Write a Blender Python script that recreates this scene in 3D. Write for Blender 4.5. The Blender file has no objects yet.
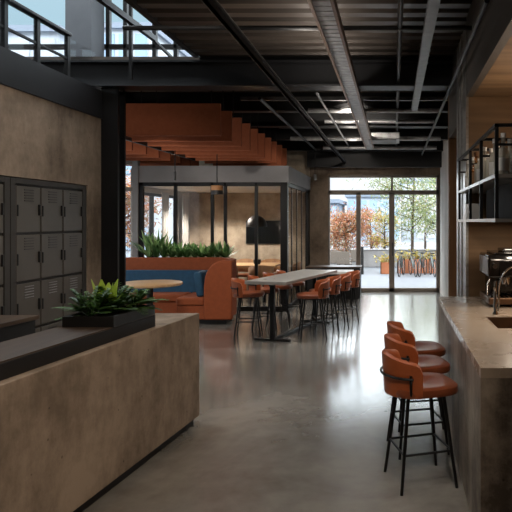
import bpy, bmesh, math, random
from mathutils import Vector, Matrix
random.seed(7)
S = bpy.context.scene
COL = S.collection
PI = math.pi
R = math.radians

# ------------------------------------------------------------------ materials
def lin(c):
    return tuple(((v/255)/12.92 if v/255 <= .04045 else ((v/255+.055)/1.055)**2.4) for v in c) + (1,)
def new_mat(name):
    m = bpy.data.materials.new(name); m.use_nodes = True
    nt = m.node_tree; b = nt.nodes['Principled BSDF']
    return m, nt, b
def N(nt, t, **kw):
    n = nt.nodes.new(t)
    for k, v in kw.items():
        if hasattr(n, k): setattr(n, k, v)
        else: n.inputs[k].default_value = v
    return n
def mat(name, c1, c2=None, rough=.6, metal=0, scale=(4, 4, 4), detail=6, bump=0, rough2=None, spec=.5, contrast=.25, sheen=0, coat=0):
    """two-tone noise material in object space"""
    m, nt, b = new_mat(name)
    c2 = c2 or tuple(min(255, v*.8) for v in c1)
    tc = N(nt, 'ShaderNodeTexCoord'); mp = N(nt, 'ShaderNodeMapping'); mp.inputs['Scale'].default_value = scale
    nz = N(nt, 'ShaderNodeTexNoise'); nz.inputs['Scale'].default_value = 1; nz.inputs['Detail'].default_value = detail
    nz.inputs['Roughness'].default_value = .6
    rp = N(nt, 'ShaderNodeValToRGB')
    rp.color_ramp.elements[0].position = .5-contrast; rp.color_ramp.elements[1].position = .5+contrast
    rp.color_ramp.elements[0].color = lin(c2); rp.color_ramp.elements[1].color = lin(c1)
    L = nt.links.new
    L(tc.outputs['Object'], mp.inputs['Vector']); L(mp.outputs[0], nz.inputs['Vector']); L(nz.outputs['Fac'], rp.inputs[0])
    L(rp.outputs[0], b.inputs['Base Color'])
    b.inputs['Roughness'].default_value = rough; b.inputs['Metallic'].default_value = metal
    b.inputs['Specular IOR Level'].default_value = spec
    if sheen: b.inputs['Sheen Weight'].default_value = sheen
    if coat: b.inputs['Coat Weight'].default_value = coat
    if rough2 is not None:
        mr = N(nt, 'ShaderNodeMapRange'); mr.inputs['From Min'].default_value = .3; mr.inputs['From Max'].default_value = .7
        mr.inputs['To Min'].default_value = rough; mr.inputs['To Max'].default_value = rough2
        L(nz.outputs['Fac'], mr.inputs['Value']); L(mr.outputs[0], b.inputs['Roughness'])
    if bump:
        bp = N(nt, 'ShaderNodeBump'); bp.inputs['Strength'].default_value = bump; bp.inputs['Distance'].default_value = .02
        L(nz.outputs['Fac'], bp.inputs['Height']); L(bp.outputs[0], b.inputs['Normal'])
    return m
def concrete(name, c1, c2, streak=(7, 7, 1.1), rough=.75, bump=.15, spec=.3, blot=1.6):
    """board-cast concrete: broad blotches times vertical streaks, with pin holes"""
    m, nt, b = new_mat(name); L = nt.links.new
    tc = N(nt, 'ShaderNodeTexCoord')
    mp = N(nt, 'ShaderNodeMapping'); mp.inputs['Scale'].default_value = streak
    n1 = N(nt, 'ShaderNodeTexNoise'); n1.inputs['Scale'].default_value = 1; n1.inputs['Detail'].default_value = 8; n1.inputs['Roughness'].default_value = .65
    n2 = N(nt, 'ShaderNodeTexNoise'); n2.inputs['Scale'].default_value = blot; n2.inputs['Detail'].default_value = 5
    n3 = N(nt, 'ShaderNodeTexVoronoi'); n3.inputs['Scale'].default_value = 9
    L(tc.outputs['Object'], mp.inputs['Vector']); L(mp.outputs[0], n1.inputs['Vector'])
    L(tc.outputs['Object'], n2.inputs['Vector']); L(tc.outputs['Object'], n3.inputs['Vector'])
    n4 = N(nt, 'ShaderNodeTexNoise'); n4.inputs['Scale'].default_value = 11; n4.inputs['Detail'].default_value = 9; n4.inputs['Roughness'].default_value = .75
    L(tc.outputs['Object'], n4.inputs['Vector'])
    a0 = N(nt, 'ShaderNodeMath', operation='ADD'); L(n1.outputs['Fac'], a0.inputs[0]); L(n4.outputs['Fac'], a0.inputs[1])
    a1 = N(nt, 'ShaderNodeMath', operation='MULTIPLY'); a1.inputs[1].default_value = .5; L(a0.outputs[0], a1.inputs[0])
    ad = N(nt, 'ShaderNodeMath', operation='ADD'); L(a1.outputs[0], ad.inputs[0]); L(n2.outputs['Fac'], ad.inputs[1])
    rp = N(nt, 'ShaderNodeValToRGB'); e = rp.color_ramp.elements
    e[0].position = .41; e[1].position = .59; e[0].color = lin(c2); e[1].color = lin(c1)
    hf = N(nt, 'ShaderNodeMath', operation='MULTIPLY'); hf.inputs[1].default_value = .5
    L(ad.outputs[0], hf.inputs[0]); L(hf.outputs[0], rp.inputs[0])
    pin = N(nt, 'ShaderNodeMath', operation='GREATER_THAN'); pin.inputs[1].default_value = .07; L(n3.outputs['Distance'], pin.inputs[0])
    mr = N(nt, 'ShaderNodeMapRange'); mr.inputs['To Min'].default_value = .55; L(pin.outputs[0], mr.inputs['Value'])
    mx = N(nt, 'ShaderNodeMix', data_type='RGBA', blend_type='MULTIPLY'); mx.inputs[0].default_value = 1
    L(rp.outputs[0], mx.inputs[6]); L(mr.outputs[0], mx.inputs[7]); L(mx.outputs[2], b.inputs['Base Color'])
    b.inputs['Roughness'].default_value = rough; b.inputs['Specular IOR Level'].default_value = spec
    bp = N(nt, 'ShaderNodeBump'); bp.inputs['Strength'].default_value = bump; bp.inputs['Distance'].default_value = .01
    L(n1.outputs['Fac'], bp.inputs['Height']); L(bp.outputs[0], b.inputs['Normal'])
    return m
def wood(name, c1, c2, axis='X', rough=.5, scale=3, spec=.4):
    m, nt, b = new_mat(name); L = nt.links.new
    tc = N(nt, 'ShaderNodeTexCoord'); mp = N(nt, 'ShaderNodeMapping')
    s = {'X': (.5, 8, 8), 'Y': (8, .5, 8), 'Z': (8, 8, .5)}[axis]; mp.inputs['Scale'].default_value = tuple(v*scale/3 for v in s)
    n1 = N(nt, 'ShaderNodeTexNoise'); n1.inputs['Scale'].default_value = 2; n1.inputs['Detail'].default_value = 8; n1.inputs['Distortion'].default_value = .4
    rp = N(nt, 'ShaderNodeValToRGB'); e = rp.color_ramp.elements
    e[0].position = .35; e[1].position = .65; e[0].color = lin(c2); e[1].color = lin(c1)
    L(tc.outputs['Object'], mp.inputs['Vector']); L(mp.outputs[0], n1.inputs['Vector']); L(n1.outputs['Fac'], rp.inputs[0]); L(rp.outputs[0], b.inputs['Base Color'])
    b.inputs['Roughness'].default_value = rough; b.inputs['Specular IOR Level'].default_value = spec
    return m
def glass(name, tint=(1, 1, 1, 1), ior=1.45):
    m, nt, b = new_mat(name); nt.nodes.remove(b); L = nt.links.new
    out = nt.nodes['Material Output']
    tr = N(nt, 'ShaderNodeBsdfTransparent'); tr.inputs[0].default_value = tint
    gl = N(nt, 'ShaderNodeBsdfGlossy'); gl.inputs['Roughness'].default_value = .02
    fr = N(nt, 'ShaderNodeFresnel'); fr.inputs[0].default_value = ior
    mx = N(nt, 'ShaderNodeMixShader')
    ge = N(nt, 'ShaderNodeNewGeometry'); iv = N(nt, 'ShaderNodeMath', operation='SUBTRACT'); iv.inputs[0].default_value = 1
    mu = N(nt, 'ShaderNodeMath', operation='MULTIPLY')      # only the face the light enters reflects
    L(ge.outputs['Backfacing'], iv.inputs[1]); L(iv.outputs[0], mu.inputs[0]); L(fr.outputs[0], mu.inputs[1])
    L(mu.outputs[0], mx.inputs[0]); L(tr.outputs[0], mx.inputs[1]); L(gl.outputs[0], mx.inputs[2]); L(mx.outputs[0], out.inputs[0])
    return m
def leafy(name, cols, rough=.5, trans=.25):
    """leaves: each leaf blade takes its own tone"""
    m, nt, b = new_mat(name); L = nt.links.new
    g = N(nt, 'ShaderNodeNewGeometry'); rp = N(nt, 'ShaderNodeValToRGB')
    e = rp.color_ramp.elements; n = len(cols)
    while len(e) < n: e.new(.5)
    for i, c in enumerate(cols): e[i].position = i/(n-1); e[i].color = lin(c)
    L(g.outputs['Random Per Island'], rp.inputs[0]); L(rp.outputs[0], b.inputs['Base Color'])
    b.inputs['Roughness'].default_value = rough
    t = N(nt, 'ShaderNodeBsdfTranslucent'); L(rp.outputs[0], t.inputs[0])
    mx = N(nt, 'ShaderNodeMixShader'); mx.inputs[0].default_value = trans
    L(b.outputs[0], mx.inputs[1]); L(t.outputs[0], mx.inputs[2]); L(mx.outputs[0], nt.nodes['Material Output'].inputs[0])
    return m
def glow(name, c, s):
    m, nt, b = new_mat(name); b.inputs['Base Color'].default_value = lin(c)
    b.inputs['Emission Color'].default_value = lin(c); b.inputs['Emission Strength'].default_value = s
    return m
def floor_mat():
    m, nt, b = new_mat('polished_concrete'); L = nt.links.new
    tc = N(nt, 'ShaderNodeTexCoord')
    n1 = N(nt, 'ShaderNodeTexNoise'); n1.inputs['Scale'].default_value = .9; n1.inputs['Detail'].default_value = 9; n1.inputs['Roughness'].default_value = .62; n1.inputs['Distortion'].default_value = .5
    n2 = N(nt, 'ShaderNodeTexNoise'); n2.inputs['Scale'].default_value = 6; n2.inputs['Detail'].default_value = 8
    L(tc.outputs['Object'], n1.inputs['Vector']); L(tc.outputs['Object'], n2.inputs['Vector'])
    ad = N(nt, 'ShaderNodeMath', operation='MULTIPLY_ADD'); ad.inputs[1].default_value = .35
    L(n2.outputs['Fac'], ad.inputs[0]); L(n1.outputs['Fac'], ad.inputs[2])
    rp = N(nt, 'ShaderNodeValToRGB'); e = rp.color_ramp.elements
    e[0].position = .5; e[1].position = .85; e[0].color = lin((98, 93, 86)); e[1].color = lin((138, 133, 126))
    L(ad.outputs[0], rp.inputs[0]); L(rp.outputs[0], b.inputs['Base Color'])
    mr = N(nt, 'ShaderNodeMapRange'); mr.inputs['From Min'].default_value = .4; mr.inputs['From Max'].default_value = .9
    mr.inputs['To Min'].default_value = .27; mr.inputs['To Max'].default_value = .15
    L(ad.outputs[0], mr.inputs['Value']); L(mr.outputs[0], b.inputs['Roughness'])
    b.inputs['Specular IOR Level'].default_value = 1.0
    b.inputs['Coat Weight'].default_value = .7; b.inputs['Coat Roughness'].default_value = .14
    bp = N(nt, 'ShaderNodeBump'); bp.inputs['Strength'].default_value = .05; bp.inputs['Distance'].default_value = .01
    L(n2.outputs['Fac'], bp.inputs['Height']); L(bp.outputs[0], b.inputs['Normal'])
    return m
def paving_mat():
    m, nt, b = new_mat('patio_paving'); L = nt.links.new
    tc = N(nt, 'ShaderNodeTexCoord'); br = N(nt, 'ShaderNodeTexBrick'); br.offset = 0
    br.inputs['Scale'].default_value = 1; br.inputs['Brick Width'].default_value = 1.2; br.inputs['Row Height'].default_value = 1.2
    br.inputs['Mortar Size'].default_value = .012
    br.inputs['Color1'].default_value = lin((104, 106, 110)); br.inputs['Color2'].default_value = lin((96, 98, 102)); br.inputs['Mortar'].default_value = lin((76, 78, 82))
    L(tc.outputs['Object'], br.inputs['Vector']); L(br.outputs[0], b.inputs['Base Color']); b.inputs['Roughness'].default_value = .7
    return m

M = {}
M['floor'] = floor_mat()
M['paving'] = paving_mat()
M['wall_conc'] = concrete('wall_concrete', (146, 128, 110), (96, 82, 68), streak=(6, 6, 1.6), blot=1.3)
M['desk_conc'] = concrete('desk_concrete', (166, 147, 128), (116, 101, 86), streak=(9, 9, 3), blot=2.0)
M['bar_conc'] = concrete('bar_concrete', (164, 150, 134), (78, 68, 58), streak=(6, 6, .7), rough=.55)
M['bar_top'] = mat('bar_top_concrete', (178, 162, 144), (146, 128, 110), rough=.32, rough2=.22, scale=(2, 2, 2), contrast=.2)
M['room_conc'] = concrete('meeting_room_concrete', (182, 166, 144), (138, 122, 104), streak=(6, 6, 2), blot=2.4)
M['pale_wall'] = mat('pale_plaster', (176, 170, 162), (158, 152, 144), rough=.8, scale=(2, 2, 2))
M['curtain_wall'] = concrete('pale_wall_panel', (226, 221, 214), (204, 198, 190), streak=(8, 8, .5))
M['grey_plaster'] = mat('grey_plaster', (146, 144, 144), (128, 126, 126), rough=.85, scale=(1.5, 1.5, 1.5))
M['lintel'] = mat('dark_lintel_steel', (98, 90, 82), (80, 73, 66), rough=.5, metal=.2, scale=(1.5, 1.5, 1.5))
M['pier'] = mat('dark_grey_pier', (92, 95, 100), (76, 79, 84), rough=.7, scale=(1.5, 1.5, 1.5))
M['black_steel'] = mat('black_steel', (26, 25, 25), (18, 17, 17), rough=.45, metal=.3, scale=(3, 3, 3), spec=.4)
M['beam_steel'] = mat('dark_painted_steel', (34, 34, 36), (24, 24, 26), rough=.5, metal=.2, scale=(2, 2, 2))
M['deck'] = mat('dark_metal_deck', (92, 82, 74), (52, 47, 43), rough=.4, metal=.4, scale=(.6, 3, 3))
M['silver'] = mat('galvanised_metal', (176, 176, 176), (116, 114, 112), rough=.35, metal=.5, scale=(12, 12, 12))
M['dull_silver'] = mat('dull_galvanised', (112, 110, 108), (78, 76, 74), rough=.42, metal=.7, scale=(9, 9, 9))
M['copper'] = mat('brown_rail_metal', (120, 88, 62), (84, 62, 46), rough=.4, metal=.7, scale=(8, 8, 8))
M['locker'] = mat('locker_metal', (92, 86, 79), (82, 77, 70), rough=.42, metal=.25, scale=(3, 3, 3))
M['locker_dark'] = mat('locker_carcass_metal', (62, 58, 54), (54, 51, 48), rough=.5, metal=.25, scale=(3, 3, 3))
M['black'] = mat('matt_black', (20, 19, 18), (14, 13, 13), rough=.5)
M['counter_black'] = wood('dark_stained_counter', (80, 64, 50), (62, 48, 37), 'Y', rough=.42)
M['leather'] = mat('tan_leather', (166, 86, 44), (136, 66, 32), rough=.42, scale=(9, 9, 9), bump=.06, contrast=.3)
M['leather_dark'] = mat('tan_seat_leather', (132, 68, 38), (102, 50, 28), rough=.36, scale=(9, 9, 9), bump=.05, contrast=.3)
M['booth'] = mat('rust_upholstery', (150, 74, 34), (128, 60, 27), rough=.8, scale=(14, 14, 14), contrast=.3)
M['blue'] = mat('navy_upholstery', (34, 78, 108), (26, 64, 90), rough=.8, scale=(14, 14, 14))
M['felt'] = mat('rust_felt', (160, 90, 58), (144, 78, 48), rough=.95, scale=(20, 20, 20), contrast=.3)
M['oak'] = wood('oak', (190, 156, 116), (162, 128, 90), 'X')
M['table_top'] = mat('grey_table_top', (168, 164, 158), (138, 133, 127), rough=.25, rough2=.42, scale=(3, 3, 3))
M['ply'] = wood('warm_plywood', (140, 110, 78), (112, 86, 60), 'X', rough=.6, scale=1.6)
M['ply_dark'] = wood('brown_plywood', (150, 110, 74), (122, 86, 56), 'Z', rough=.6, scale=1.6)
M['steel'] = mat('brushed_steel', (178, 174, 168), (136, 132, 126), rough=.3, metal=.6, scale=(2, 2, 30))
M['chrome'] = mat('chrome', (205, 200, 192), (180, 176, 170), rough=.14, metal=1)
M['machine_black'] = mat('gloss_black', (20, 18, 17), (14, 13, 12), rough=.12, spec=.6)
M['window_frame'] = mat('bronze_window_frame', (134, 122, 111), (116, 105, 95), rough=.45, metal=.2)
M['glass'] = glass('window_glass')
M['room_glass'] = glass('partition_glass', ior=1.5)
M['bottle'] = glass('clear_bottle_glass', (.86, .88, .86, 1), 1.6)
_nt = M['bottle'].node_tree; _d = N(_nt, 'ShaderNodeBsdfDiffuse'); _d.inputs[0].default_value = lin((214, 206, 192))
_m = N(_nt, 'ShaderNodeMixShader'); _m.inputs[0].default_value = .4; _o = _nt.nodes['Material Output']
_src = _o.inputs[0].links[0].from_socket; _nt.links.new(_src, _m.inputs[1]); _nt.links.new(_d.outputs[0], _m.inputs[2]); _nt.links.new(_m.outputs[0], _o.inputs[0])
M['amber'] = glass('amber_bottle_glass', (.62, .42, .25, 1), 1.6)
M['screen'] = mat('screen', (12, 13, 15), (9, 10, 12), rough=.14, spec=.5)
M['white'] = mat('white_paint', (206, 202, 196), (194, 190, 184), rough=.6)
M['soil'] = mat('soil', (48, 36, 28), (30, 22, 17), rough=.95, scale=(30, 30, 30))
M['fern'] = leafy('fern_leaves', [(44, 72, 34), (66, 102, 46), (98, 134, 64)])
M['lime'] = leafy('broad_lime_leaves', [(146, 178, 56), (176, 200, 78)])
M['booth_leaf'] = leafy('planter_leaves', [(60, 96, 52), (92, 132, 76), (150, 180, 118), (70, 108, 62)], trans=.4)
M['autumn'] = leafy('autumn_leaves', [(160, 100, 66), (184, 116, 74), (140, 100, 82), (132, 122, 82), (196, 146, 106), (150, 88, 70)], trans=.45)
M['green_tree'] = leafy('olive_leaves', [(108, 126, 76), (132, 146, 92), (88, 106, 68), (160, 166, 112), (146, 136, 90)], trans=.45)
M['yellow_leaf'] = leafy('yellow_leaves', [(176, 156, 74), (190, 164, 84), (132, 136, 74), (176, 124, 70)], trans=.4)
M['grey_tree'] = leafy('bare_twigs', [(196, 188, 178), (208, 198, 184), (176, 168, 158), (200, 184, 150)], trans=.3)
M['bark'] = mat('bark', (88, 74, 62), (58, 48, 40), rough=.9, scale=(12, 12, 3))
M['corten'] = mat('corten_steel', (176, 108, 70), (140, 82, 54), rough=.8, scale=(5, 5, 5))
M['out_conc'] = mat('outdoor_concrete', (168, 166, 166), (150, 148, 148), rough=.8)
M['build_grey'] = mat('grey_facade', (184, 192, 202), (170, 178, 188), rough=.7, scale=(.3, .3, .3))
M['build_blue'] = mat('slate_facade', (132, 142, 156), (118, 128, 142), rough=.7, scale=(.3, .3, .3))
M['build_glass'] = mat('blue_glazing', (158, 182, 204), (138, 164, 190), rough=.2, scale=(.8, .8, .8))
M['build_pale'] = mat('pale_facade', (186, 192, 198), (170, 176, 182), rough=.7, scale=(.3, .3, .3))
M['rubber'] = mat('black_rubber', (26, 26, 27), (20, 20, 21), rough=.8)
M['bike'] = mat('bike_paint', (92, 102, 100), (80, 90, 88), rough=.35)
M['outchair'] = mat('taupe_weave', (112, 102, 92), (90, 82, 74), rough=.8, scale=(20, 20, 20))
M['lamp'] = glow('warm_lamp_glow', (255, 214, 160), 6)
M['dim_lamp'] = glow('warm_lamp_rim', (255, 200, 140), 1.6)
M['bronze'] = mat('bronze_shade', (36, 29, 23), (28, 23, 18), rough=.45, metal=.4)
M['drum'] = mat('tan_lamp_drum', (168, 122, 78), (146, 104, 64), rough=.6)
M['sheer'] = mat('pale_curtain', (190, 186, 180), (170, 166, 160), rough=.9, scale=(30, 30, .3))

# ------------------------------------------------------------------ mesh helpers
class MB:
    def __init__(s): s.v = []; s.f = []
    def box(s, x0, x1, y0, y1, z0, z1, mtx=None):
        i = len(s.v)
        p = [(x, y, z) for z in (z0, z1) for y in (y0, y1) for x in (x0, x1)]
        if mtx: p = [tuple(mtx @ Vector(q)) for q in p]
        s.v += p
        s.f += [tuple(i+k for k in q) for q in ((0, 2, 3, 1), (4, 5, 7, 6), (0, 1, 5, 4), (1, 3, 7, 5), (3, 2, 6, 7), (2, 0, 4, 6))]
        return s
    def prism(s, pts, a, b, axis='z'):
        """pts is a 2-D outline, counter-clockwise, extruded from a to b along axis"""
        i = len(s.v); n = len(pts)
        def mk(p, t):
            return {'z': (p[0], p[1], t), 'y': (p[0], t, p[1]), 'x': (t, p[0], p[1])}[axis]
        s.v += [mk(p, a) for p in pts] + [mk(p, b) for p in pts]
        fl = axis == 'y'
        f = [tuple(range(i+n-1, i-1, -1)), tuple(range(i+n, i+2*n))] + [(i+k, i+(k+1) % n, i+n+(k+1) % n, i+n+k) for k in range(n)]
        s.f += [tuple(reversed(q)) for q in f] if fl else f
        return s
    def tube(s, pts, r, n=8, close=False, cap=True):
        """round bar through pts; r is a number or one per point"""
        pts = [Vector(p) for p in pts]; m = len(pts)
        rs = r if isinstance(r, (list, tuple)) else [r]*m
        i0 = len(s.v); up = None
        for k, p in enumerate(pts):
            if close: d = pts[(k+1) % m]-pts[k-1]
            else: d = pts[min(k+1, m-1)]-pts[max(k-1, 0)]
            d.normalize()
            if up is None: up = Vector((0, 0, 1)) if abs(d.z) < .9 else Vector((1, 0, 0))
            u = d.cross(up)
            if u.length < 1e-4: u = d.cross(Vector((0, 1, .3)))
            u.normalize(); w = u.cross(d).normalized(); up = w
            for j in range(n):
                a = 2*PI*j/n
                s.v.append(tuple(p+(u*math.cos(a)+w*math.sin(a))*rs[k]))
        for k in range(m if close else m-1):
            a, b = i0+k*n, i0+((k+1) % m)*n
            for j in range(n): s.f.append((a+j, a+(j+1) % n, b+(j+1) % n, b+j))
        if cap and not close:
            s.f.append(tuple(i0+j for j in reversed(range(n)))); s.f.append(tuple(i0+(m-1)*n+j for j in range(n)))
        return s
    def bar(s, a, b, w, h=None):
        """square bar between two points"""
        a, b = Vector(a), Vector(b); h = h or w
        d = (b-a); L = d.length; d.normalize()
        up = Vector((0, 0, 1)) if abs(d.z) < .95 else Vector((0, 1, 0))
        x = d.cross(up).normalized(); y = x.cross(d).normalized()
        m = Matrix((x, d, y)).transposed().to_4x4(); m.translation = a
        return s.box(-w/2, w/2, 0, L, -h/2, h/2, m)
    def lathe(s, prof, c=(0, 0, 0), n=24):
        i = len(s.v); m = len(prof)
        for r, z in prof:
            for j in range(n):
                a = 2*PI*j/n; s.v.append((c[0]+r*math.cos(a), c[1]+r*math.sin(a), c[2]+z))
        for k in range(m-1):
            for j in range(n):
                s.f.append((i+k*n+j, i+k*n+(j+1) % n, i+(k+1)*n+(j+1) % n, i+(k+1)*n+j))
        if prof[0][0] > 1e-5: s.f.append(tuple(i+j for j in reversed(range(n))))
        if prof[-1][0] > 1e-5: s.f.append(tuple(i+(m-1)*n+j for j in range(n)))
        return s
    def grid(s, rows, closed=False):
        """surface through rows of points"""
        i = len(s.v); n = len(rows[0])
        for r in rows: s.v += [tuple(p) for p in r]
        for k in range(len(rows)-1):
            for j in range(n-1+(1 if closed else 0)):
                s.f.append((i+k*n+j, i+k*n+(j+1) % n, i+(k+1)*n+(j+1) % n, i+(k+1)*n+j))
        return s
    def leaf(s, p, d, up, L, w, bend=.3, seg=3):
        """one pointed leaf blade"""
        p, d, up = Vector(p), Vector(d).normalized(), Vector(up)
        sd = d.cross(up)
        if sd.length < 1e-3: sd = d.cross(Vector((1, .2, 0)))
        sd.normalize(); i = len(s.v)
        for k in range(seg+1):
            t = k/seg; c = p+d*L*t+Vector((0, 0, -bend*L*t*t)); ww = w*math.sin(PI*min(.97, .15+.85*t))*.5+.0005
            s.v += [tuple(c-sd*ww), tuple(c+sd*ww)]
        for k in range(seg): s.f.append((i+2*k, i+2*k+1, i+2*k+3, i+2*k+2))
        return s
    def build(s, name, m, parent=None, bevel=0, smooth=None, local=False, segs=2, solid=0, sub=0):
        me = bpy.data.meshes.new(name)
        vs = s.v
        if parent is not None and not local:
            off = world_loc(parent); vs = [(a-off.x, b-off.y, c-off.z) for a, b, c in vs]; loc = (0, 0, 0)
        elif parent is None and not local:
            xs, ys, zs = zip(*vs); loc = ((min(xs)+max(xs))/2, (min(ys)+max(ys))/2, min(zs))
            vs = [(a-loc[0], b-loc[1], c-loc[2]) for a, b, c in vs]
        else: loc = (0, 0, 0)
        me.from_pydata(vs, [], s.f); me.update()
        o = bpy.data.objects.new(name, me); COL.objects.link(o); o.location = loc
        me.materials.append(M[m])
        if smooth is not None:
            for p in me.polygons: p.use_smooth = True
            me.set_sharp_from_angle(angle=R(smooth))
        if solid:
            d = o.modifiers.new('solid', 'SOLIDIFY'); d.thickness = solid; d.offset = 0
        if bevel:
            d = o.modifiers.new('bevel', 'BEVEL'); d.width = bevel; d.segments = segs; d.limit_method = 'ANGLE'; d.angle_limit = R(40)
        if sub:
            d = o.modifiers.new('sub', 'SUBSURF'); d.levels = sub; d.render_levels = sub
        if parent is not None: o.parent = parent
        return o
def world_loc(o):
    v = Vector((0, 0, 0))
    while o is not None: v += o.location; o = o.parent
    return v
def tag(o, label, cat, group=None, kind=None):
    o['label'] = label; o['category'] = cat
    if group: o['group'] = group
    if kind: o['kind'] = kind
    return o
def thing(name, label, cat, loc=(0, 0, 0), group=None, rz=0):
    o = bpy.data.objects.new(name, None); COL.objects.link(o); o.location = loc; o.rotation_euler = (0, 0, rz)
    o.empty_display_size = .1
    return tag(o, label, cat, group)
def struct(o, label=None, cat=None):
    o['kind'] = 'structure'
    if label: o['label'] = label
    if cat: o['category'] = cat
    return o
def copy_tree(o, parent=None):
    c = o.copy(); COL.objects.link(c)
    if parent is not None: c.parent = parent
    for ch in [q for q in bpy.data.objects if q.parent == o]: copy_tree(ch, c)
    return c
ORD = ['first', 'second', 'third', 'fourth', 'fifth', 'sixth', 'seventh', 'eighth', 'ninth', 'tenth', 'eleventh', 'twelfth']

# ------------------------------------------------------------------ setting
HZ = 2.0
struct(MB().box(-8.2, 2.2, -3.2, 14.0, -.1, 0).build('floor', 'floor'), 'polished grey concrete floor of the hall', 'floor')
# left wall: concrete, with the recess the lockers stand in
LX = -3.5
wl = MB()
wl.box(-3.95, LX, 6.86, 7.2, 0, 2.87); wl.box(-3.95, LX, -3.2, 4.1, 0, 2.87)
wl.box(-3.95, LX, 4.1, 6.86, 2.06, 2.87); wl.box(-4.05, -3.95, -3.2, 7.2, 0, 2.87)
struct(wl.build('wall_left', 'wall_conc'), 'brown board-marked concrete wall above and beside the lockers', 'wall')
struct(MB().box(-8.2, LX+.02, -3.2, 7.16, 2.87, 3.2).build('trim_1', 'beam_steel'), 'black steel fascia along the edge of the upper floor', 'fascia')
# steel column
struct(MB().box(-3.5, -3.3, 7.17, 7.2, 0, 3.24).box(-3.5, -3.33, 7.42, 7.45, 0, 3.24).box(-3.42, -3.39, 7.2, 7.42, 0, 3.24)
       .build('column', 'black_steel'), 'black steel column at the end of the locker wall', 'column')
struct(MB().box(-8.2, 1.9, 7.17, 7.2, 3.26, 3.53).box(-8.2, 1.9, 7.05, 7.32, 3.24, 3.262).box(-8.2, 1.9, 7.05, 7.32, 3.52, 3.545)
       .build('beam', 'beam_steel'), 'deep black steel beam crossing the hall on the column', 'beam')
# ceiling decks: ribs run across the hall
def deck(name, x0, x1, y0, y1, z):
    b = MB(); y = y0; p = []
    while y < y1-.001:
        e = min(y+.24, y1); w = e-y
        p += [(y, z), (y+w*.5, z), (y+w*.62, z+.07), (y+w*.88, z+.07)]; y = e
    p += [(y1, z), (y1, z+.09), (y0, z+.09)]
    b.prism(p, x0, x1, 'x'); return b.build(name, 'deck')
struct(deck('ceiling', -2.33, 2.2, -3.2, 7.3, 3.62), 'dark ribbed metal deck ceiling', 'ceiling')
struct(deck('ceiling_rear', -6.1, 2.2, 7.3, 14.0, 3.56), 'dark ribbed metal deck over the tables', 'ceiling')
struct(MB().box(-2.39, -2.33, -3.2, 7.17, 3.6, 6.2).build('wall_atrium', 'beam_steel'), 'dark wall rising from the edge of the ceiling', 'wall')
struct(MB().box(-8.2, -2.36, -3.2, 4.6, 6.2, 6.3).build('ceiling_upper', 'deck'), 'dark roof over the upper floor', 'ceiling')
for i, (y, z0, z1) in enumerate([(8.95, 3.3, 3.56), (10.4, 3.3, 3.56), (11.9, 3.28, 3.56), (13.1, 3.2, 3.56)]):
    struct(MB().box(-6.0, 1.6, y, y+.025, z0, z1).box(-6.0, 1.6, y-.07, y+.095, z0-.02, z0).build('beam_joist', 'black_steel'),
           'black steel joist, %s behind the deep beam' % ORD[i], 'beam')
struct(MB().box(-1.95, 1.07, 13.45, 13.6, 2.86, 3.62).build('beam_downstand', 'black_steel'), 'dark downstand beam in front of the glazed doors', 'beam')
struct(MB().box(-2.33, 2.2, 7.2, 7.3, 3.53, 3.72).build('trim_4', 'black_steel'), 'dark spandrel between the two deck levels', 'spandrel')
# walls out of the picture that close the hall
struct(MB().box(-8.2, 2.2, -3.3, -3.2, 0, 6.2).build('wall_front', 'grey_plaster'), 'wall behind the viewer', 'wall')
struct(MB().box(1.5, 1.6, -3.2, 7.7, 0, 3.75).build('wall_right', 'ply_dark'), 'brown wall behind the bar', 'wall')
struct(MB().box(-6.1, -6.0, 7.3, 11.0, 0, .4).box(-6.1, -6.0, 7.3, 11.0, 2.7, 3.62).build('wall_side', 'grey_plaster'), 'side wall beyond the column', 'wall')

# ---- windows (frame and panes are children)
def window(name, label, frames, panes, fm='window_frame', gm='glass'):
    r = bpy.data.objects.new(name, None); COL.objects.link(r); struct(r, label, 'window')
    bx = frames[0]; r.location = ((bx[0]+bx[1])/2, bx[2], bx[4])
    f = MB()
    for b in frames: f.box(*b)
    f.build('window_frame', fm, r, bevel=.006)
    for b in panes: MB().box(*b).build('pane', gm, r)
    return r
BY = 13.9                                      # back wall plane
# back wall with the big opening
bw = MB()
bw.box(-1.95, -1.53, BY, BY+.3, 0, 3.62); bw.box(-1.53, 1.05, BY, BY+.3, 2.72, 3.62); bw.box(1.05, 1.6, BY, BY+.3, 0, 3.62)
struct(bw.build('wall_back', 'wall_conc'), 'brown concrete wall around the glazed doors', 'wall')
def wx(px, y): return (px-394)*y/600
def wz(py, y): return 1.65-(py-221)*y/600
y0 = BY+.06; y1 = BY+.16
fr = [(-1.53, wx(329.5, BY), y0, y1, 0, 2.72), (wx(436.5, BY), 1.05, y0, y1, 0, 2.72), (-1.53, 1.05, y0, y1, 2.66, 2.72), (-1.53, 1.05, y0, y1, wz(194.5, BY), wz(190, BY)),
      (wx(389, BY), wx(394.5, BY), y0, y1, 0, wz(192, BY)), (wx(391, BY), wx(393, BY), y0, y1, wz(192, BY), 2.7),
      (wx(356, BY), wx(360.5, BY), y0, y1, 0, wz(192, BY)), (-1.53, 1.05, y0, y1, 0, .09)]
pn = [(-1.5, -.05, BY+.1, BY+.115, 2.38, 2.68), (0, 1.02, BY+.1, BY+.115, 2.38, 2.68), (-1.48, -.85, BY+.1, BY+.115, .06, 2.3),
      (-.82, -.1, BY+.1, BY+.115, .06, 2.3), (.0, 1.0, BY+.1, BY+.115, .06, 2.3)]
w1 = window('window_1', 'wall-wide glazed doors with transom lights facing the patio', fr, pn)
h = MB().tube([(-.03, BY-.0, .85), (-.03, BY-.03, .85), (-.03, BY-.03, 1.15), (-.03, BY-.0, 1.15)], .012)
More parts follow.
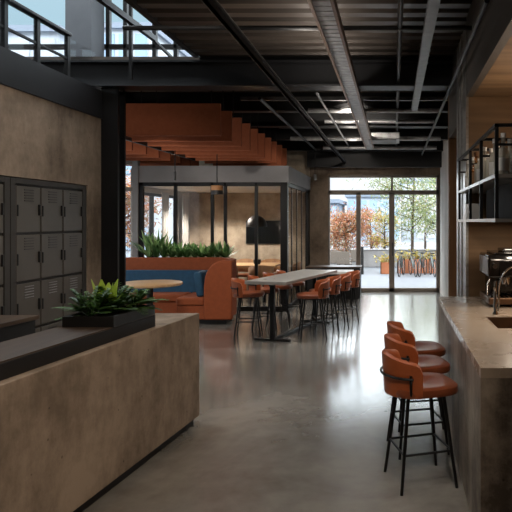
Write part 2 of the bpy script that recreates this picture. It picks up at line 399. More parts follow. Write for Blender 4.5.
h.build('door_handle', 'black', w1)
# meeting room: glass front, side glass, left windows, ceiling and fascia
GX = -1.95; GY = 11.0
fr = [(-2.08, GX, GY-.03, GY+.1, 0, 2.36), (-4.75, GX, GY, GY+.07, 2.29, 2.36), (-4.75, GX, GY, GY+.07, 0, .08), (-4.74, -4.6, GY, GY+.07, 0, 2.36)]
xs = []
for px in (175, 212, 225, 256): xs.append(wx(px, GY)); fr.append((xs[-1]-.028, xs[-1]+.028, GY, GY+.06, 0, 2.36))
ed = [-4.6]+xs+[-2.08]
pn = [(a+.01, b-.01, GY+.03, GY+.042, .06, 2.31) for a, b in zip(ed[:-1], ed[1:])]
window('window_2', 'black framed glass front of the meeting room', fr, pn, 'black_steel', 'room_glass')
fr = [(GX-.06, GX, GY+.1, BY, 2.29, 2.36), (GX-.06, GX, GY+.1, BY, 0, .08), (GX-.06, GX+.0, 13.55, BY, 0, 2.36)]
ys = [11.6, 12.2, 12.85]
for y in ys: fr.append((GX-.04, GX-.018, y-.03, y+.03, 0, 2.36))
ed = [GY+.1]+ys+[13.55]
pn = [(GX-.035, GX-.023, a+.01, b-.01, .06, 2.31) for a, b in zip(ed[:-1], ed[1:])]
window('window_3', 'black framed glass side of the meeting room beside the tables', fr, pn, 'black_steel', 'room_glass')
struct(MB().box(-4.8, GX+.02, GY-.02, GY+.12, 2.36, 2.66).box(GX-.1, GX+.02, GY+.1, BY, 2.36, 2.66).build('wall_bulkhead', 'grey_plaster'), 'grey plaster bulkhead above the meeting room glass', 'wall')
struct(MB().box(-4.8, GX-.1, GY+.12, BY, 2.3, 2.62).build('ceiling_meeting', 'white'), 'pale ceiling of the meeting room', 'ceiling')
struct(MB().box(-4.8, -1.95, BY, BY+.3, 0, 3.62).build('wall_meeting', 'room_conc'), 'board-marked concrete wall behind the television', 'wall')
struct(MB().box(-4.86, -4.74, GY+.07, 11.35, 0, 2.62).box(-4.86, -4.74, 13.2, BY, 0, 2.62).box(-4.86, -4.74, 11.35, 13.2, 2.2, 2.62).build('wall_meeting_side', 'pale_wall'), 'pale wall with windows in the meeting room', 'wall')
fr = [(-4.84, -4.76, 11.35, 13.2, 2.14, 2.2), (-4.84, -4.76, 11.35, 13.2, 0, .06)]
for y in (11.35, 11.85, 12.5, 13.14): fr.append((-4.84, -4.76, y, y+.06, 0, 2.2))
pn = [(-4.806, -4.794, a, b, .05, 2.15) for a, b in ((11.41, 11.85), (11.91, 12.5), (12.56, 13.14))]
window('window_4', 'tall windows in the side wall of the meeting room', fr, pn, 'black_steel')
def curtain(y0, y1, label):
    rows = []
    for z in (.03, 2.22):
        rows.append([(-4.62+.035*math.sin((y-y0)*52), y, z) for y in [y0+(y1-y0)*k/60 for k in range(61)]])
    tag(MB().grid(rows).build('curtain', 'sheer', solid=.006, smooth=60), label, 'curtain')
curtain(11.95, 12.25, 'pale curtain hanging between the meeting room windows'); curtain(13.1, 13.4, 'pale curtain at the far end of the meeting room windows')
# glazing left of the meeting room
struct(MB().box(-4.78, -4.68, GY-.04, GY+.06, 0, 3.6).box(-6.1, -4.78, GY-.02, GY+.1, 2.75, 3.6).build('wall_pier', 'grey_plaster'), 'grey pier beside the meeting room', 'wall')
window('window_5', 'window beyond the column beside the booth', [(-6.05, -4.78, GY, GY+.08, 2.68, 2.75), (-6.05, -4.78, GY, GY+.08, 2.2, 2.27), (-6.05, -4.78, GY, GY+.08, 0, .08), (-4.80, -4.78, GY, GY+.08, 0, 2.75), (-6.05, -6.0, GY, GY+.08, 0, 2.75)],
       [(-6.0, -4.79, GY+.03, GY+.042, .07, 2.7)])
window('added_side_window', 'unseen side window added to bring daylight to the booth', [(-6.08, -6.02, 7.3, 11.0, 2.64, 2.7), (-6.08, -6.02, 7.3, 11.0, .4, .46), (-6.08, -6.02, 9.1, 9.16, .4, 2.7)], [(-6.056, -6.044, 7.3, 11.0, .45, 2.65)])  # hidden glazing, added to light the booth from the side
# upper floor glazing
UY = 7.62
struct(MB().box(-4.0, -3.68, 7.3, UY, 3.2, 6.2).build('wall_upper', 'pier'), 'grey concrete pier on the upper floor', 'wall')
fr = [(-8.2, -2.36, UY, UY+.07, 6.1, 6.2), (-8.2, -2.36, UY, UY+.07, 3.6, 3.68), (-8.2, -2.36, UY, UY+.07, 3.84, 3.9), (-8.2, -2.36, UY, UY+.07, 4.6, 4.66)]
for x in (-7.0, -6.0, -5.05, -4.12, -3.64, -3.42, -3.05, -2.78): fr.append((x-.025, x+.025, UY, UY+.07, 3.6, 6.2))
window('window_7', 'tall blue-grey glazing of the upper floor', fr, [(-8.2, -2.36, UY+.03, UY+.042, 3.62, 6.15)], 'black_steel')
window('added_skylight', 'unseen skylight added to bring cool light onto the deep beam', [(-8.2, -2.36, y, y+.08, 6.2, 6.3) for y in (4.6, 6.1, 7.6)], [(-8.2, -2.36, 4.65, 7.65, 6.24, 6.252)], 'black_steel')  # unseen roof opening, added so cool light reaches the beam
struct(MB().box(-8.2, -8.1, -3.2, 7.7, 3.2, 3.6).box(-8.2, -8.1, -3.2, 7.7, 5.9, 6.2).build('wall_upper_side', 'grey_plaster'), 'side wall of the upper floor', 'wall')
window('window_8', 'side glazing of the upper floor', [(-8.18, -8.12, y, y+.06, 3.6, 5.9) for y in (-3, -1, 1, 3, 5, 7)], [(-8.156, -8.144, -3.2, 7.7, 3.6, 5.9)], 'black_steel')
# right side: lintel, niches
NX = .7
struct(MB().box(NX, NX+.06, -3.2, 5.8, 2.85, 3.62).box(NX, NX+.06, 6.65, 7.7, 2.7, 3.6).build('trim_2', 'lintel'), 'dark steel lintel over the bar niche', 'lintel')
struct(MB().box(NX+.06, 1.5, -3.2, 5.8, 2.85, 2.95).build('ceiling_niche', 'ply'), 'warm plywood soffit over the bar', 'ceiling')
struct(MB().box(NX+.02, 1.5, 5.8, 6.6, 0, 3.6).build('wall_niche', 'ply'), 'warm plywood wall at the end of the bar', 'wall')
struct(MB().box(NX-.005, NX+.02, 5.795, 6.66, 0, 3.55).box(NX-.015, NX+.02, 6.1, 6.13, 0, 3.55).box(NX-.015, NX+.02, 6.4, 6.43, 0, 3.55).build('trim_3', 'steel'), 'brushed steel cladding at the end of the plywood wall', 'cladding')
struct(MB().box(NX+.06, 1.5, 6.65, 7.62, 2.7, 2.78).build('ceiling_niche_rear', 'ply'), 'plywood soffit of the second niche', 'ceiling')
struct(MB().box(NX, 1.6, 7.62, 7.75, 0, 3.6).build('wall_niche_rear', 'ply_dark'), 'brown plywood wall of the second niche', 'wall')
struct(MB().box(1.07, 1.25, 7.75, BY, 0, 3.6).build('wall_right_rear', 'curtain_wall'), 'pale wall panel beside the glazed doors', 'wall')

# ------------------------------------------------------------------ upper balustrade and rails
t = thing('balustrade', 'glass balustrade with black posts and handrail on the upper floor edge', 'railing', (LX, 5.5, 3.2))
for y in (3.2, 4.3, 5.45, 5.95, 6.5): MB().box(LX-.06, LX-.02, y-.025, y+.025, 3.2, 3.66).build('post', 'black_steel', t)
MB().box(LX-.08, LX, 1.5, 6.53, 3.655, 3.69).build('handrail', 'black_steel', t, bevel=.006)
MB().box(LX-.055, LX-.025, 1.5, 6.5, 3.4, 3.42).build('rail', 'black_steel', t)
for a, c in ((3.23, 4.27), (4.33, 5.42), (5.48, 5.92), (5.98, 6.47), (6.55, 7.1)): MB().box(LX-.046, LX-.034, a, c, 3.22, 3.64).build('glass_panel', 'room_glass', t)
tag(MB().bar((-2.8, 4.0, 3.76), (-2.8, 7.0, 3.78), .05, .06).bar((-2.8, 7.0, 3.76), (-2.8, 13.0, 3.2), .03).build('sloping_rail', 'black_steel'), 'long black rail running under the glazing past the deep beam', 'rail')
tag(MB().bar((-3.07, 7.0, 3.3), (-3.07, 7.0, 4.6), .035).build('hanger_rod', 'black_steel'), 'thin vertical black rod in front of the deep beam', 'rod')
lt = MB().bar((-3.62, 7.5, 2.77), (-3.62, 11.0-.1, 2.77), .04, .05).build('lighting_track', 'black_steel')
for y in (7.85, 9.4, 10.7): MB().tube([(-3.62, y, 2.79), (-3.62, y, 3.56)], .006, 6).build('hanger', 'black_steel', lt)
tag(lt, 'thin black lighting track hung before the orange baffles', 'track')

# ------------------------------------------------------------------ lockers
def locker_bank(y0, label):
    t = thing('locker_bank', label, 'lockers', (-3.72, y0+.675, 0), 'dark metal lockers in the concrete wall')
    W = 1.35
    MB().box(-3.94, -3.53, y0, y0+W, 0, 2.05).box(-3.53, -3.5, y0, y0+.075, 0, 2.05).box(-3.53, -3.5, y0+W-.075, y0+W, 0, 2.05) \
        .box(-3.53, -3.5, y0+.075, y0+W-.075, 2.0, 2.05).box(-3.53, -3.5, y0+.075, y0+W-.075, 0, .15).build('carcass', 'locker_dark', t, bevel=.004)
    for c in range(3):
        for r in range(4):
            a = y0+.082+c*.4; z = .16+r*.461; w = .386; hh = .447
            d = MB().box(-3.525, -3.504, a+.006, a+w-.006, z, z+hh-.012).build('door', 'locker', t, bevel=.004)
            v = MB()
            for k in range(5): v.box(-3.507, -3.498, a+w*.32, a+w*.7, z+hh*.66+k*.026, z+hh*.66+k*.026+.007)
            v.build('vent', 'silver' if r == 1 else 'locker_dark', d)
            MB().box(-3.507, -3.486, a+w-.04, a+w-.018, z+hh*.36, z+hh*.6).build('latch', 'black', d, bevel=.003)
            MB().box(-3.507, -3.495, a+.012, a+.03, z+hh*.34, z+hh*.58).build('hinge', 'black', d, bevel=.003)
    return t
locker_bank(5.48, 'dark grey metal locker bank of four rows beside the steel column')
locker_bank(4.12, 'dark grey metal locker bank cut by the edge of the photo')

# ------------------------------------------------------------------ reception desk
def fx(y): return -1.585-.1*(4.89-y)
def ribbon(y0, y1, d0, d1, z0, z1):
    """block along the slightly turned desk front, d0..d1 behind its face"""
    return [(fx(y1)-d0, y1), (fx(y1)-d1, y1), (fx(y0)-d1, y0), (fx(y0)-d0, y0)]
t = thing('reception_desk', 'long board-marked concrete reception desk with a black raised counter', 'reception desk', (-1.9, 2.9, 0))
MB().prism(ribbon(.6, 4.89, 0, .5, 0, 0), .065, .9, 'z').build('body', 'desk_conc', t, bevel=.006)
MB().prism(ribbon(.62, 4.86, .035, .46, 0, 0), 0, .065, 'z').build('plinth', 'black', t)
MB().prism(ribbon(.6, 4.27, .05, .40, 0, 0), .9, .982, 'z').build('raised_counter', 'black', t, bevel=.003)
MB().prism(ribbon(.6, 4.27, .055, .395, 0, 0), .982, .99, 'z').build('counter_top', 'counter_black', t)
pl = thing('planter_box', 'black trough planter on the far end of the reception counter', 'planter', (-1.9, 4.0, .99))
px_ = MB()
px_.prism([(-1.70, 4.265), (-2.03, 4.265), (-2.03, 4.24), (-1.70, 4.24)], .99, 1.055).prism([(-1.74, 3.75), (-2.06, 3.75), (-2.06, 3.725), (-1.74, 3.725)], .99, 1.055)
px_.prism([(-1.70, 4.24), (-1.725, 4.24), (-1.765, 3.75), (-1.74, 3.75)], .99, 1.055).prism([(-2.005, 4.24), (-2.03, 4.24), (-2.06, 3.75), (-2.035, 3.75)], .99, 1.055)
px_.build('trough', 'black', pl)
MB().prism([(-1.725, 4.24), (-2.005, 4.24), (-2.035, 3.75), (-1.765, 3.75)], .995, 1.04).build('soil', 'soil', pl)
def rosette(name, label, cat, c, n, L, w, m, lift=(.3, 1.2), bend=.4, group=None, seed=0, feather=False):
    rnd = random.Random(seed); b = MB(); c = Vector(c)
    for k in range(n):
        a = 2*PI*k/n*2.399+rnd.uniform(-.2, .2); e = rnd.uniform(*lift); l = L*rnd.uniform(.7, 1.1)
        d = Vector((math.cos(a)*math.cos(e), math.sin(a)*math.cos(e), math.sin(e)))
        p = c+Vector((math.cos(a), math.sin(a), 0))*.01
        if not feather: b.leaf(p, d, (0, 0, 1), l, w*rnd.uniform(.8, 1.2), bend, 4)
        else:
            for q in range(7):
                tt = .25+.75*q/7; pp = p+d*l*tt+Vector((0, 0, -bend*l*tt*tt))
                for sgn in (-1, 1):
                    sd = Vector((-math.sin(a), math.cos(a), 0))*sgn
                    b.leaf(pp, sd+d*.7, (0, 0, 1), w*(1.25-tt), w*.36, .2, 2)
            b.leaf(p, d, (0, 0, 1), l, .006, bend, 4)
    o = b.build(name, m, smooth=60)
    return tag(o, label, cat, group)
rosette('fern', 'dark feathery fern at the near end of the black trough planter', 'plant', (-1.95, 3.85, 1.04), 26, .27, .085, 'fern', (.2, 1.35), .3, 'ferns in the trough planter', 1, True)
rosette('fern', 'dark feathery fern in the middle of the black trough planter', 'plant', (-1.86, 4.0, 1.04), 26, .27, .085, 'fern', (.3, 1.35), .3, 'ferns in the trough planter', 2, True)
rosette('fern', 'dark feathery fern drooping over the column end of the black trough planter', 'plant', (-1.8, 4.15, 1.04), 26, .26, .08, 'fern', (.1, 1.25), .4, 'ferns in the trough planter', 3, True)
rosette('broad_leaf_plant', 'bright lime green broad leaves standing up among dark ferns', 'plant', (-1.915, 3.97, 1.04), 8, .25, .085, 'lime', (.8, 1.5), .08, None, 6)
t = thing('back_counter', 'black staff counter with a brown top behind the reception desk', 'counter', (-2.9, 3.2, 0))
MB().prism([(-2.66, 4.45), (-3.12, 4.45), (-3.12, 1.8), (-2.93, 1.8)], 0, .92).build('body', 'black', t)
MB().prism([(-2.64, 4.47), (-3.14, 4.47), (-3.14, 1.8), (-2.91, 1.8)], .92, .95).build('top', 'counter_black', t, bevel=.004)

# ------------------------------------------------------------------ booth
t = thing('booth_sofa', 'rust orange curved booth sofa with a navy back in front of the meeting room', 'sofa', (-3.8, 10.0, 0))
outer = [(-2.62, 9.62)]
arc = [(-3.22+.57*math.cos(a), 10.03+.57*math.sin(a)) for a in [R(q) for q in range(0, 91, 10)]]
path = [(-2.65, 9.64)]+arc+[(-5.3, 10.6)]
def offset_path(p, d):
    o = []
    for k in range(len(p)):
        a = Vector(p[max(k-1, 0)]); b = Vector(p[min(k+1, len(p)-1)]); q = (b-a).normalized()
        o.append((p[k][0]-q.y*d, p[k][1]+q.x*d))
    return o
def wall_strip(p, d0, d1, z0, z1):
    a = offset_path(p, d0); b = offset_path(p, d1)
    rows = []
    for (q, w) in zip(a, b): rows.append([(q[0], q[1], z0), (q[0], q[1], z1), (w[0], w[1], z1), (w[0], w[1], z0)])
    m = MB(); m.grid(rows, closed=True); n = len(rows)
    m.f.append((0, 1, 2, 3)); e = (n-1)*4; m.f.append((e+3, e+2, e+1, e)); return m
wall_strip(path, 0, .1, .08, 1.01).build('back', 'booth', t, bevel=.015, smooth=50)
prof = [(-2.57, .08), (-2.57, 1.02), (-2.72, 1.02)]+[(-2.72-.29*math.sin(a), .66+.36*math.cos(a)) for a in [R(q) for q in range(8, 91, 10)]]+[(-3.02, .6), (-3.02, .08)]
MB().prism(prof, 9.5, 9.63, 'y').build('arm', 'booth', t, bevel=.025, smooth=40, segs=3)
bp_ = [(-3.02, 9.98)]+[(-3.24+.42*math.cos(a), 10.0+.44*math.sin(a)) for a in [R(q) for q in range(15, 91, 15)]]+[(-5.25, 10.44)]
wall_strip(bp_, 0, .13, .4, .8).build('back_cushion', 'blue', t, bevel=.03, smooth=50, segs=3)
m = Matrix.Translation((-3.06, 9.74, .44)) @ Matrix.Rotation(R(-8), 4, 'Y')
MB().box(-.1, .02, -.16, .2, 0, .4, m).build('bolster', 'blue', t, bevel=.04, segs=3, smooth=50)
MB().box(-5.25, -3.48, 9.95, 10.42, .3, .43).build('seat_cushion', 'booth', t, bevel=.03, segs=3, smooth=50)
MB().box(-3.47, -3.03, 9.53, 10.4, .3, .43).build('seat_cushion', 'booth', t, bevel=.03, segs=3, smooth=50)
MB().box(-5.25, -3.49, 9.97, 10.5, .08, .3).box(-3.46, -3.0, 9.55, 10.3, .08, .3).build('seat_base', 'booth', t, bevel=.015)
MB().prism([(-2.68, 9.6), (-2.72, 10.1), (-3.2, 10.5), (-5.25, 10.5), (-5.25, 10.05), (-3.5, 10.05), (-3.4, 9.6)], 0, .08).build('plinth', 'black', t)
t = thing('planter_trough', 'long rust planter trough behind the curved booth sofa', 'planter', (-3.95, 10.83, 0))
MB().box(-4.72, -2.96, 10.70, 10.93, 0, .98).build('trough', 'booth', t, bevel=.006)
MB().box(-4.7, -2.98, 10.72, 10.91, .975, .99).build('soil', 'soil', t)
for k in range(11):
    x = -4.42+k*.138
    tall = k < 3
    lab = ('tall grassy plant in the planter behind the booth, %s from the column' % ORD[k]) if tall else ('low bushy plant in the planter behind the booth, %s from the arm end' % ORD[10-k])
    c = (x, 10.815, .985)
    rosette('planter_plant', lab, 'plant', c, 44 if tall else 30, (.62 - .1*(k == 2)) if tall else .36, .045 if tall else .06, 'booth_leaf', (.6, 1.5) if tall else (.3, 1.5), .2, 'plants in the trough behind the booth', 20+k)
t = thing('round_table', 'round oak table on a dark pedestal in front of the booth', 'table', (-3.6, 8.85, 0))
MB().lathe([(.44, .70), (.46, .71), (.46, .735), (.45, .742), (0, .742)], (-3.6, 8.85, 0), 48).build('table_top', 'oak', t, smooth=40)
MB().lathe([(.045, .03), (.045, .70), (.09, .70)], (-3.6, 8.85, 0), 20).build('pedestal', 'black', t, smooth=40)
MB().lathe([(.24, 0), (.24, .015), (.06, .03), (0, .03)], (-3.6, 8.85, 0), 32).build('base', 'black', t, smooth=40)

# ------------------------------------------------------------------ bar stools
def make_stool():
    t = thing('bar_stool', 'tan leather bar stool', 'bar stool')
    # seat faces +X; back wraps round -X
    rows = []; nn = 32
    for (s_, z) in ((.80, .572), (.97, .578), (1.0, .595), (.98, .622), (.9, .632), (.6, .622), (.25, .615), (.02, .613)):
        r = []
        for k in range(nn):
            a = 2*PI*k/nn; c, q = math.cos(a), math.sin(a)
            e = .55
            x = .215*math.copysign(abs(c)**e, c)*s_+.01; y = .215*math.copysign(abs(q)**e, q)*s_*(1-.08*(c > 0)*c)
            r.append((x, y, z))
        rows.append(r)
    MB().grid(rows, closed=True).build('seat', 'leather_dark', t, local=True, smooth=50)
    # wrapped backrest shell
    th = 28; inn = []; out = []; A = 76
    def ring(rad, z_top_off):
        rr = []
        for k in range(th+1):
            a = R(180-A+2*A*k/th); u = abs(k/th*2-1)
            zt = .825-.05*max(0, (u-.1)/.9)-(.05*max(0, (u-.88)/.12)**2); zb = .572+.012*u
            rr.append((a, zt, zb, rad))
        return rr
    def pt(a, rad, z, lean):
        return ((rad+lean)*math.cos(a)*1.0-.005, (rad+lean)*math.sin(a)*1.03, z)
    b = MB(); sec = []
    for (a, zt, zb, _) in ring(0, 0):
        s_ = []
        for q in range(7):
            v = q/6; s_.append(pt(a, .222, zb+(zt-zb)*v, .018*v))
        s_.append(pt(a, .212, zt+.012, .012))
        for q in range(7):
            v = 1-q/6; s_.append(pt(a, .194, zb+(zt-zb)*v, .016*v))
        s_.append(pt(a, .208, zb-.008, 0))
        sec.append(s_)
    b.grid(sec, closed=True); n = len(sec[0]); e = th*n
    b.f.append(tuple(range(n))); b.f.append(tuple(e+k for k in reversed(range(n))))
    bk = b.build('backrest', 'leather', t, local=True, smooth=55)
    s = MB()
    s.tube([pt(R(180-62+124*k/16), .234, .70, .01) for k in range(17)], .008, 6)
    for sg in (-1, 1): s.tube([pt(R(180+sg*58), .228, .72, .01), pt(R(180+sg*58), .222, .6, .004), (-.1, -sg*.115, .57)], .009, 6)
    s.build('back_bracket', 'black_steel', bk, local=True, smooth=50)
    f = MB(); c = [(-.115, -.115), (.115, -.115), (.115, .115), (-.115, .115)]
    for k in range(4): f.bar((*c[k], .565), (*c[(k+1) % 4], .565), .022)
    f.build('seat_frame', 'black_steel', t, local=True)
    c2 = [(x*1.56, y*1.56) for x, y in c]
    for k in range(4):
        MB().tube([(*c[k], .57), (*c2[k], 0)], [.0125, .010], 8).build('leg', 'black_steel', t, local=True, smooth=50)
    g = MB(); tt = 1-.225/.57; q = [(c[k][0]+(c2[k][0]-c[k][0])*tt, c[k][1]+(c2[k][1]-c[k][1])*tt) for k in range(4)]
    for k in range(4): g.tube([(*q[k], .225), (*q[(k+1) % 4], .225)], .008, 6)
    g.build('footrest', 'black_steel', t, local=True, smooth=50)
    return t
stool = make_stool(); used = [False]
def place_stool(x, y, rz, label, group):
    o = stool if not used[0] else copy_tree(stool)
    used[0] = True
    o.location = (x, y, 0); o.rotation_euler = (0, 0, R(rz)); o['label'] = label; o['group'] = group
    return o
g = 'stools along the concrete bar'
place_stool(.165, 3.83, 17, 'tan leather bar stool at the near end of the concrete bar', g)
place_stool(.17, 4.37, 14, 'tan leather bar stool second along the concrete bar, between two others', g)
place_stool(.185, 4.90, 10, 'tan leather bar stool third along the concrete bar, partly hidden by two others', g)
g = 'stools around the high table'
for k in range(4):
    place_stool(-1.15+.117*k, 8.46+.46*k, 194 + (k % 2)*5, 'tan stool on the bar side of the high table, %s from its near end' % ORD[k], g)
for k in range(4):
    place_stool(-2.09+.12*k, 8.62+.49*k, 8 + (k % 2)*6, 'tan stool on the booth side of the high table, %s from its near end' % ORD[k], g)

# ------------------------------------------------------------------ high table
t = thing('high_table', 'long high table with a grey top on black steel legs between the stools', 'table', (-1.48, 9.02, 0), rz=-R(14.2))
MB().box(-.3, .3, -1.02, 1.02, .795, .84).build('table_top', 'table_top', t, local=True, bevel=.006)
for y in (-.78, .78):
    lg = MB().box(-.03, .03, y-.03, y+.03, .02, .795).build('leg', 'black_steel', t, local=True, bevel=.003)
    MB().box(-.26, .26, y-.035, y+.035, 0, .025).box(-.25, .25, y-.03, y+.03, .775, .795).build('foot_bar', 'black_steel', lg, local=True, bevel=.003)
MB().box(-.03, .03, -.75, .75, .0, .03).build('stretcher', 'black_steel', t, local=True, bevel=.003)

# low dark cabinet before the doors and the pale side table
t = thing('low_cabinet', 'long low black cabinet in front of the glazed doors', 'cabinet', (-1.3, 12.95, 0))
MB().box(-1.85, -.72, 12.72, 13.2, .0, .655).build('body', 'black', t, bevel=.004)
MB().box(-1.87, -.70, 12.70, 13.22, .655, .68).build('top', 'counter_black', t, bevel=.004)
for x in (-1.84, -1.47, -1.1): MB().box(x, x+.36, 12.70, 12.72, .05, .64).build('door', 'black', t, bevel=.003)
t = thing('side_table', 'small pale side table behind the stools, before the black cabinet', 'table', (-1.05, 12.1, 0))
MB().box(-1.4, -.83, 11.8, 12.4, .60, .645).build('table_top', 'white', t, bevel=.004)
MB().box(-.865, -.835, 11.82, 12.38, .33, .60).build('end_panel', 'white', t, bevel=.003)
for x in (-1.37, -.865):
    for y in (11.83, 12.35): MB().box(x, x+.025, y, y+.025, 0, .60).build('leg', 'black_steel', t)

# ------------------------------------------------------------------ baffles
for grp, (xa, xb, start) in enumerate([(-3.55, -2.2, 0), (-5.3, -4.0, 0)]):
    for k in range(10):
        y = 7.62+k*.52
        t_ = MB().box(xa, xb, y-.02, y+.02, 2.73, 3.14).build('ceiling_baffle', 'felt', bevel=.004)
        row = 'over the booth' if grp == 0 else 'in the row past the column'
        tag(t_, 'rust orange felt ceiling baffle %s, %s from the deep beam' % (row, ORD[k]), 'baffle', 'orange ceiling baffles')
        for x in (xa+.12, xb-.12): MB().tube([(x, y, 3.14), (x, y, 3.62)], .006, 6).build('hanger', 'black_steel', t_)

# ------------------------------------------------------------------ ceiling services
tag(MB().box(-1.115, -1.085, 3.0, 13.6, 2.93, 2.97).box(-1.13, -1.07, 3.0, 13.6, 2.965, 2.98).box(-1.115, -1.085, 3.0, 13.6, 2.93, 2.935).build('lighting_track', 'beam_steel'), 'long black lighting track, the lower of the slanting pair', 'track')
tag(MB().box(-1.27, -1.21, 3.0, 13.6, 3.1, 3.16).build('lighting_track', 'dull_silver'), 'long grey metal channel, the upper of the slanting pair', 'channel')
tag(MB().box(.235, .315, 3.0, 8.1, 3.14, 3.2).build('ceiling_channel', 'dull_silver'), 'grey metal channel running above the aisle by the bar', 'channel')
t = thing('cable_tray', 'pale slatted cable tray with brown rails running to the glazed doors', 'cable tray', (-.48, 8, 3.1))
for x in (-.56, -.41): MB().box(x-.012, x+.012, 3.0, 12.2, 3.1, 3.17).build('side_rail', 'copper', t)
b = MB(); y = 3.0
while y < 12.2: b.box(-.548, -.422, y, y+.085, 3.115, 3.125); y += .1
b.build('slats', 'silver', t)
for i, (x0, x1, y, z) in enumerate([(-2.3, .66, 5.1, 3.29)]):
    tag(MB().tube([(x0, y, z), (x1, y, z)], .02, 10).build('conduit', 'black_steel', smooth=50), 'black pipe crossing under the ribbed deck before the deep beam', 'pipe')
for i, (x0, x1, y, z, r) in enumerate([(-1.25, .66, 8.75, 3.26, .035), (-1.15, .66, 9.95, 3.3, .03), (-2.0, .9, 11.6, 3.24, .04), (-1.5, .9, 12.7, 3.2, .04)]):
    tag(MB().tube([(x0, y, z), (x1, y, z)], r, 12).build('conduit', 'silver', smooth=50), 'silver pipe crossing behind the deep beam, %s from it' % ORD[i], 'pipe')
for i, (x, y0_, y1_, z, r_) in enumerate([(-.95, 7.4, 13.3, 3.22, .018), (.05, 3.0, 13.3, 3.3, .022), (.62, 4.0, 13.3, 3.12, .02), (-1.7, 7.6, 13.3, 3.2, .022)]):
    tag(MB().tube([(x, y0_, z), (x, y1_, z)], r_, 8).build('conduit', 'beam_steel', smooth=50), 'thin dark pipe running towards the doors under the deck, %s' % ['beside the metal channel', 'between tray and aisle channel', 'nearest the bar lintel', 'nearest the orange baffles'][i], 'pipe')
for i, (y, z) in enumerate([(8.2, 3.3), (9.4, 3.36), (10.9, 3.34), (12.3, 3.3)]):
    tag(MB().box(-2.1, .95, y, y+.045, z, z+.05).build('ceiling_strut', 'dull_silver'), 'flat grey strut crossing above the cable tray, %s behind the deep beam' % ORD[i], 'strut')
t = thing('air_duct', 'flat silver air duct box under the ceiling near the glazed doors', 'duct', (-.2, 11.0, 3.1))
MB().box(-.52, .1, 10.75, 11.4, 3.12, 3.24).build('body', 'silver', t, bevel=.01)
MB().box(-.46, .04, 10.8, 11.35, 3.105, 3.12).build('grille', 'dull_silver', t)
def pendant(name, label, x, y, z0, drum):
    t = thing(name, label, 'lamp', (x, y, z0))
    MB().tube([(x, y, z0+.1), (x, y, 2.62 if y > 11 else 3.3)], .008, 6).build('rod', 'black_steel', t)
    if drum:
        MB().lathe([(.1, .07), (.1, .15), (0, .15)], (x, y, z0), 24).build('lamp_shade', 'drum', t, smooth=40)
        MB().lathe([(.09, 0), (.1, .0), (.1, .07), (0, .07)], (x, y, z0), 24).build('rim', 'black', t, smooth=40)
    else:
        MB().lathe([(.018, 0), (.02, .14), (0, .14)], (x, y, z0), 14).build('lamp_shade', 'black', t, smooth=40)
    return t
pendant('pendant_lamp', 'small pendant lamp with a tan drum over a black rim', wx(217, 10.2), 10.2, 2.10, True)
pendant('pendant_tube', 'slim black tube pendant hanging before the meeting room glass', wx(175, 9.6), 9.6, 2.3, False)
t = thing('spot_light', 'small silver spotlight on the corner beside the glazed doors', 'lamp', (wx(315, 12.6), 12.6, 2.75))
MB().tube([(wx(315, 12.6), 12.6, 2.62), (wx(315, 12.6)+.02, 12.55, 2.52)], .03, 12).build('lamp_head', 'silver', t)
MB().tube([(wx(315, 12.6), 12.6, 2.62), (wx(315, 12.6), 12.6, 3.28)], .008, 6).build('rod', 'black_steel', t)

# ------------------------------------------------------------------ meeting room things
t = thing('television', 'large black wall television in the meeting room', 'television', (-2.97, BY, 1.1))
MB().box(-3.42, -2.53, BY-.05, BY-.005, 1.12, 1.66).build('housing', 'black', t, bevel=.004)
MB().box(-3.405, -2.545, BY-.054, BY-.05, 1.135, 1.645).build('screen', 'screen', t)
cx, cy = wx(256.5, 12.3), 12.3
t = thing('dome_pendant', 'bronze dome pendant lamp over the meeting table', 'lamp', (cx, cy, 1.5))
dome = [(.215*math.cos(R(a)), .24*math.sin(R(a))) for a in range(0, 86, 8)]
MB().lathe([(.2*math.cos(R(a)), .22*math.sin(R(a))) for a in range(0, 90, 8)][::-1]+dome+[(.02, .26), (0, .26)], (cx, cy, 1.53), 32).build('lamp_shade', 'bronze', t, smooth=60)
MB().lathe([(0, 0), (.05, .01), (.06, .06), (0, .1)], (cx, cy, 1.57), 16).build('bulb', 'lamp', t, smooth=60)
MB().tube([(cx, cy, 1.78), (cx, cy, 2.3)], .007, 6).build('cord', 'black', t)
t = thing('meeting_table', 'long oak meeting table behind the glass', 'table', (-3.2, 12.55, 0))
MB().box(-4.1, -2.4, 12.1, 13.0, .71, .75).build('table_top', 'oak', t, bevel=.006)
for x in (-3.9, -2.65):
    MB().bar((x, 12.3, 0), (x, 12.3, .71), .05).build('leg', 'black_steel', t); MB().bar((x, 12.8, 0), (x, 12.8, .71), .05).build('leg', 'black_steel', t)
def make_chair():
    t = thing('meeting_chair', 'chair', 'chair')
    MB().box(-.22, .22, -.21, .22, .43, .47).build('seat', 'leather_dark', t, local=True, bevel=.015, smooth=40)
    rows = []
    for k in range(13):
        a = R(200+140*k/12); rows.append([(.24*math.cos(a), .24*math.sin(a), .50+.02*abs(k/6-1)), (.255*math.cos(a), .26*math.sin(a), .80-.06*abs(k/6-1)**2)])
    MB().grid(rows).build('backrest', 'ply_dark', t, local=True, solid=.02, smooth=60)
    for x, y in ((-.19, -.18), (.19, -.18), (.19, .19), (-.19, .19)):
        MB().tube([(x*.9, y*.9, .43), (x*1.1, y*1.1, 0)], [.016, .011], 8).build('leg', 'black', t, local=True)
    MB().tube([(-.2, -.14, .45), (-.23, -.12, .6)], .01, 6).tube([(.2, -.14, .45), (.23, -.12, .6)], .01, 6).build('back_frame', 'black', t, local=True)
    return t
ch = make_chair(); first = True
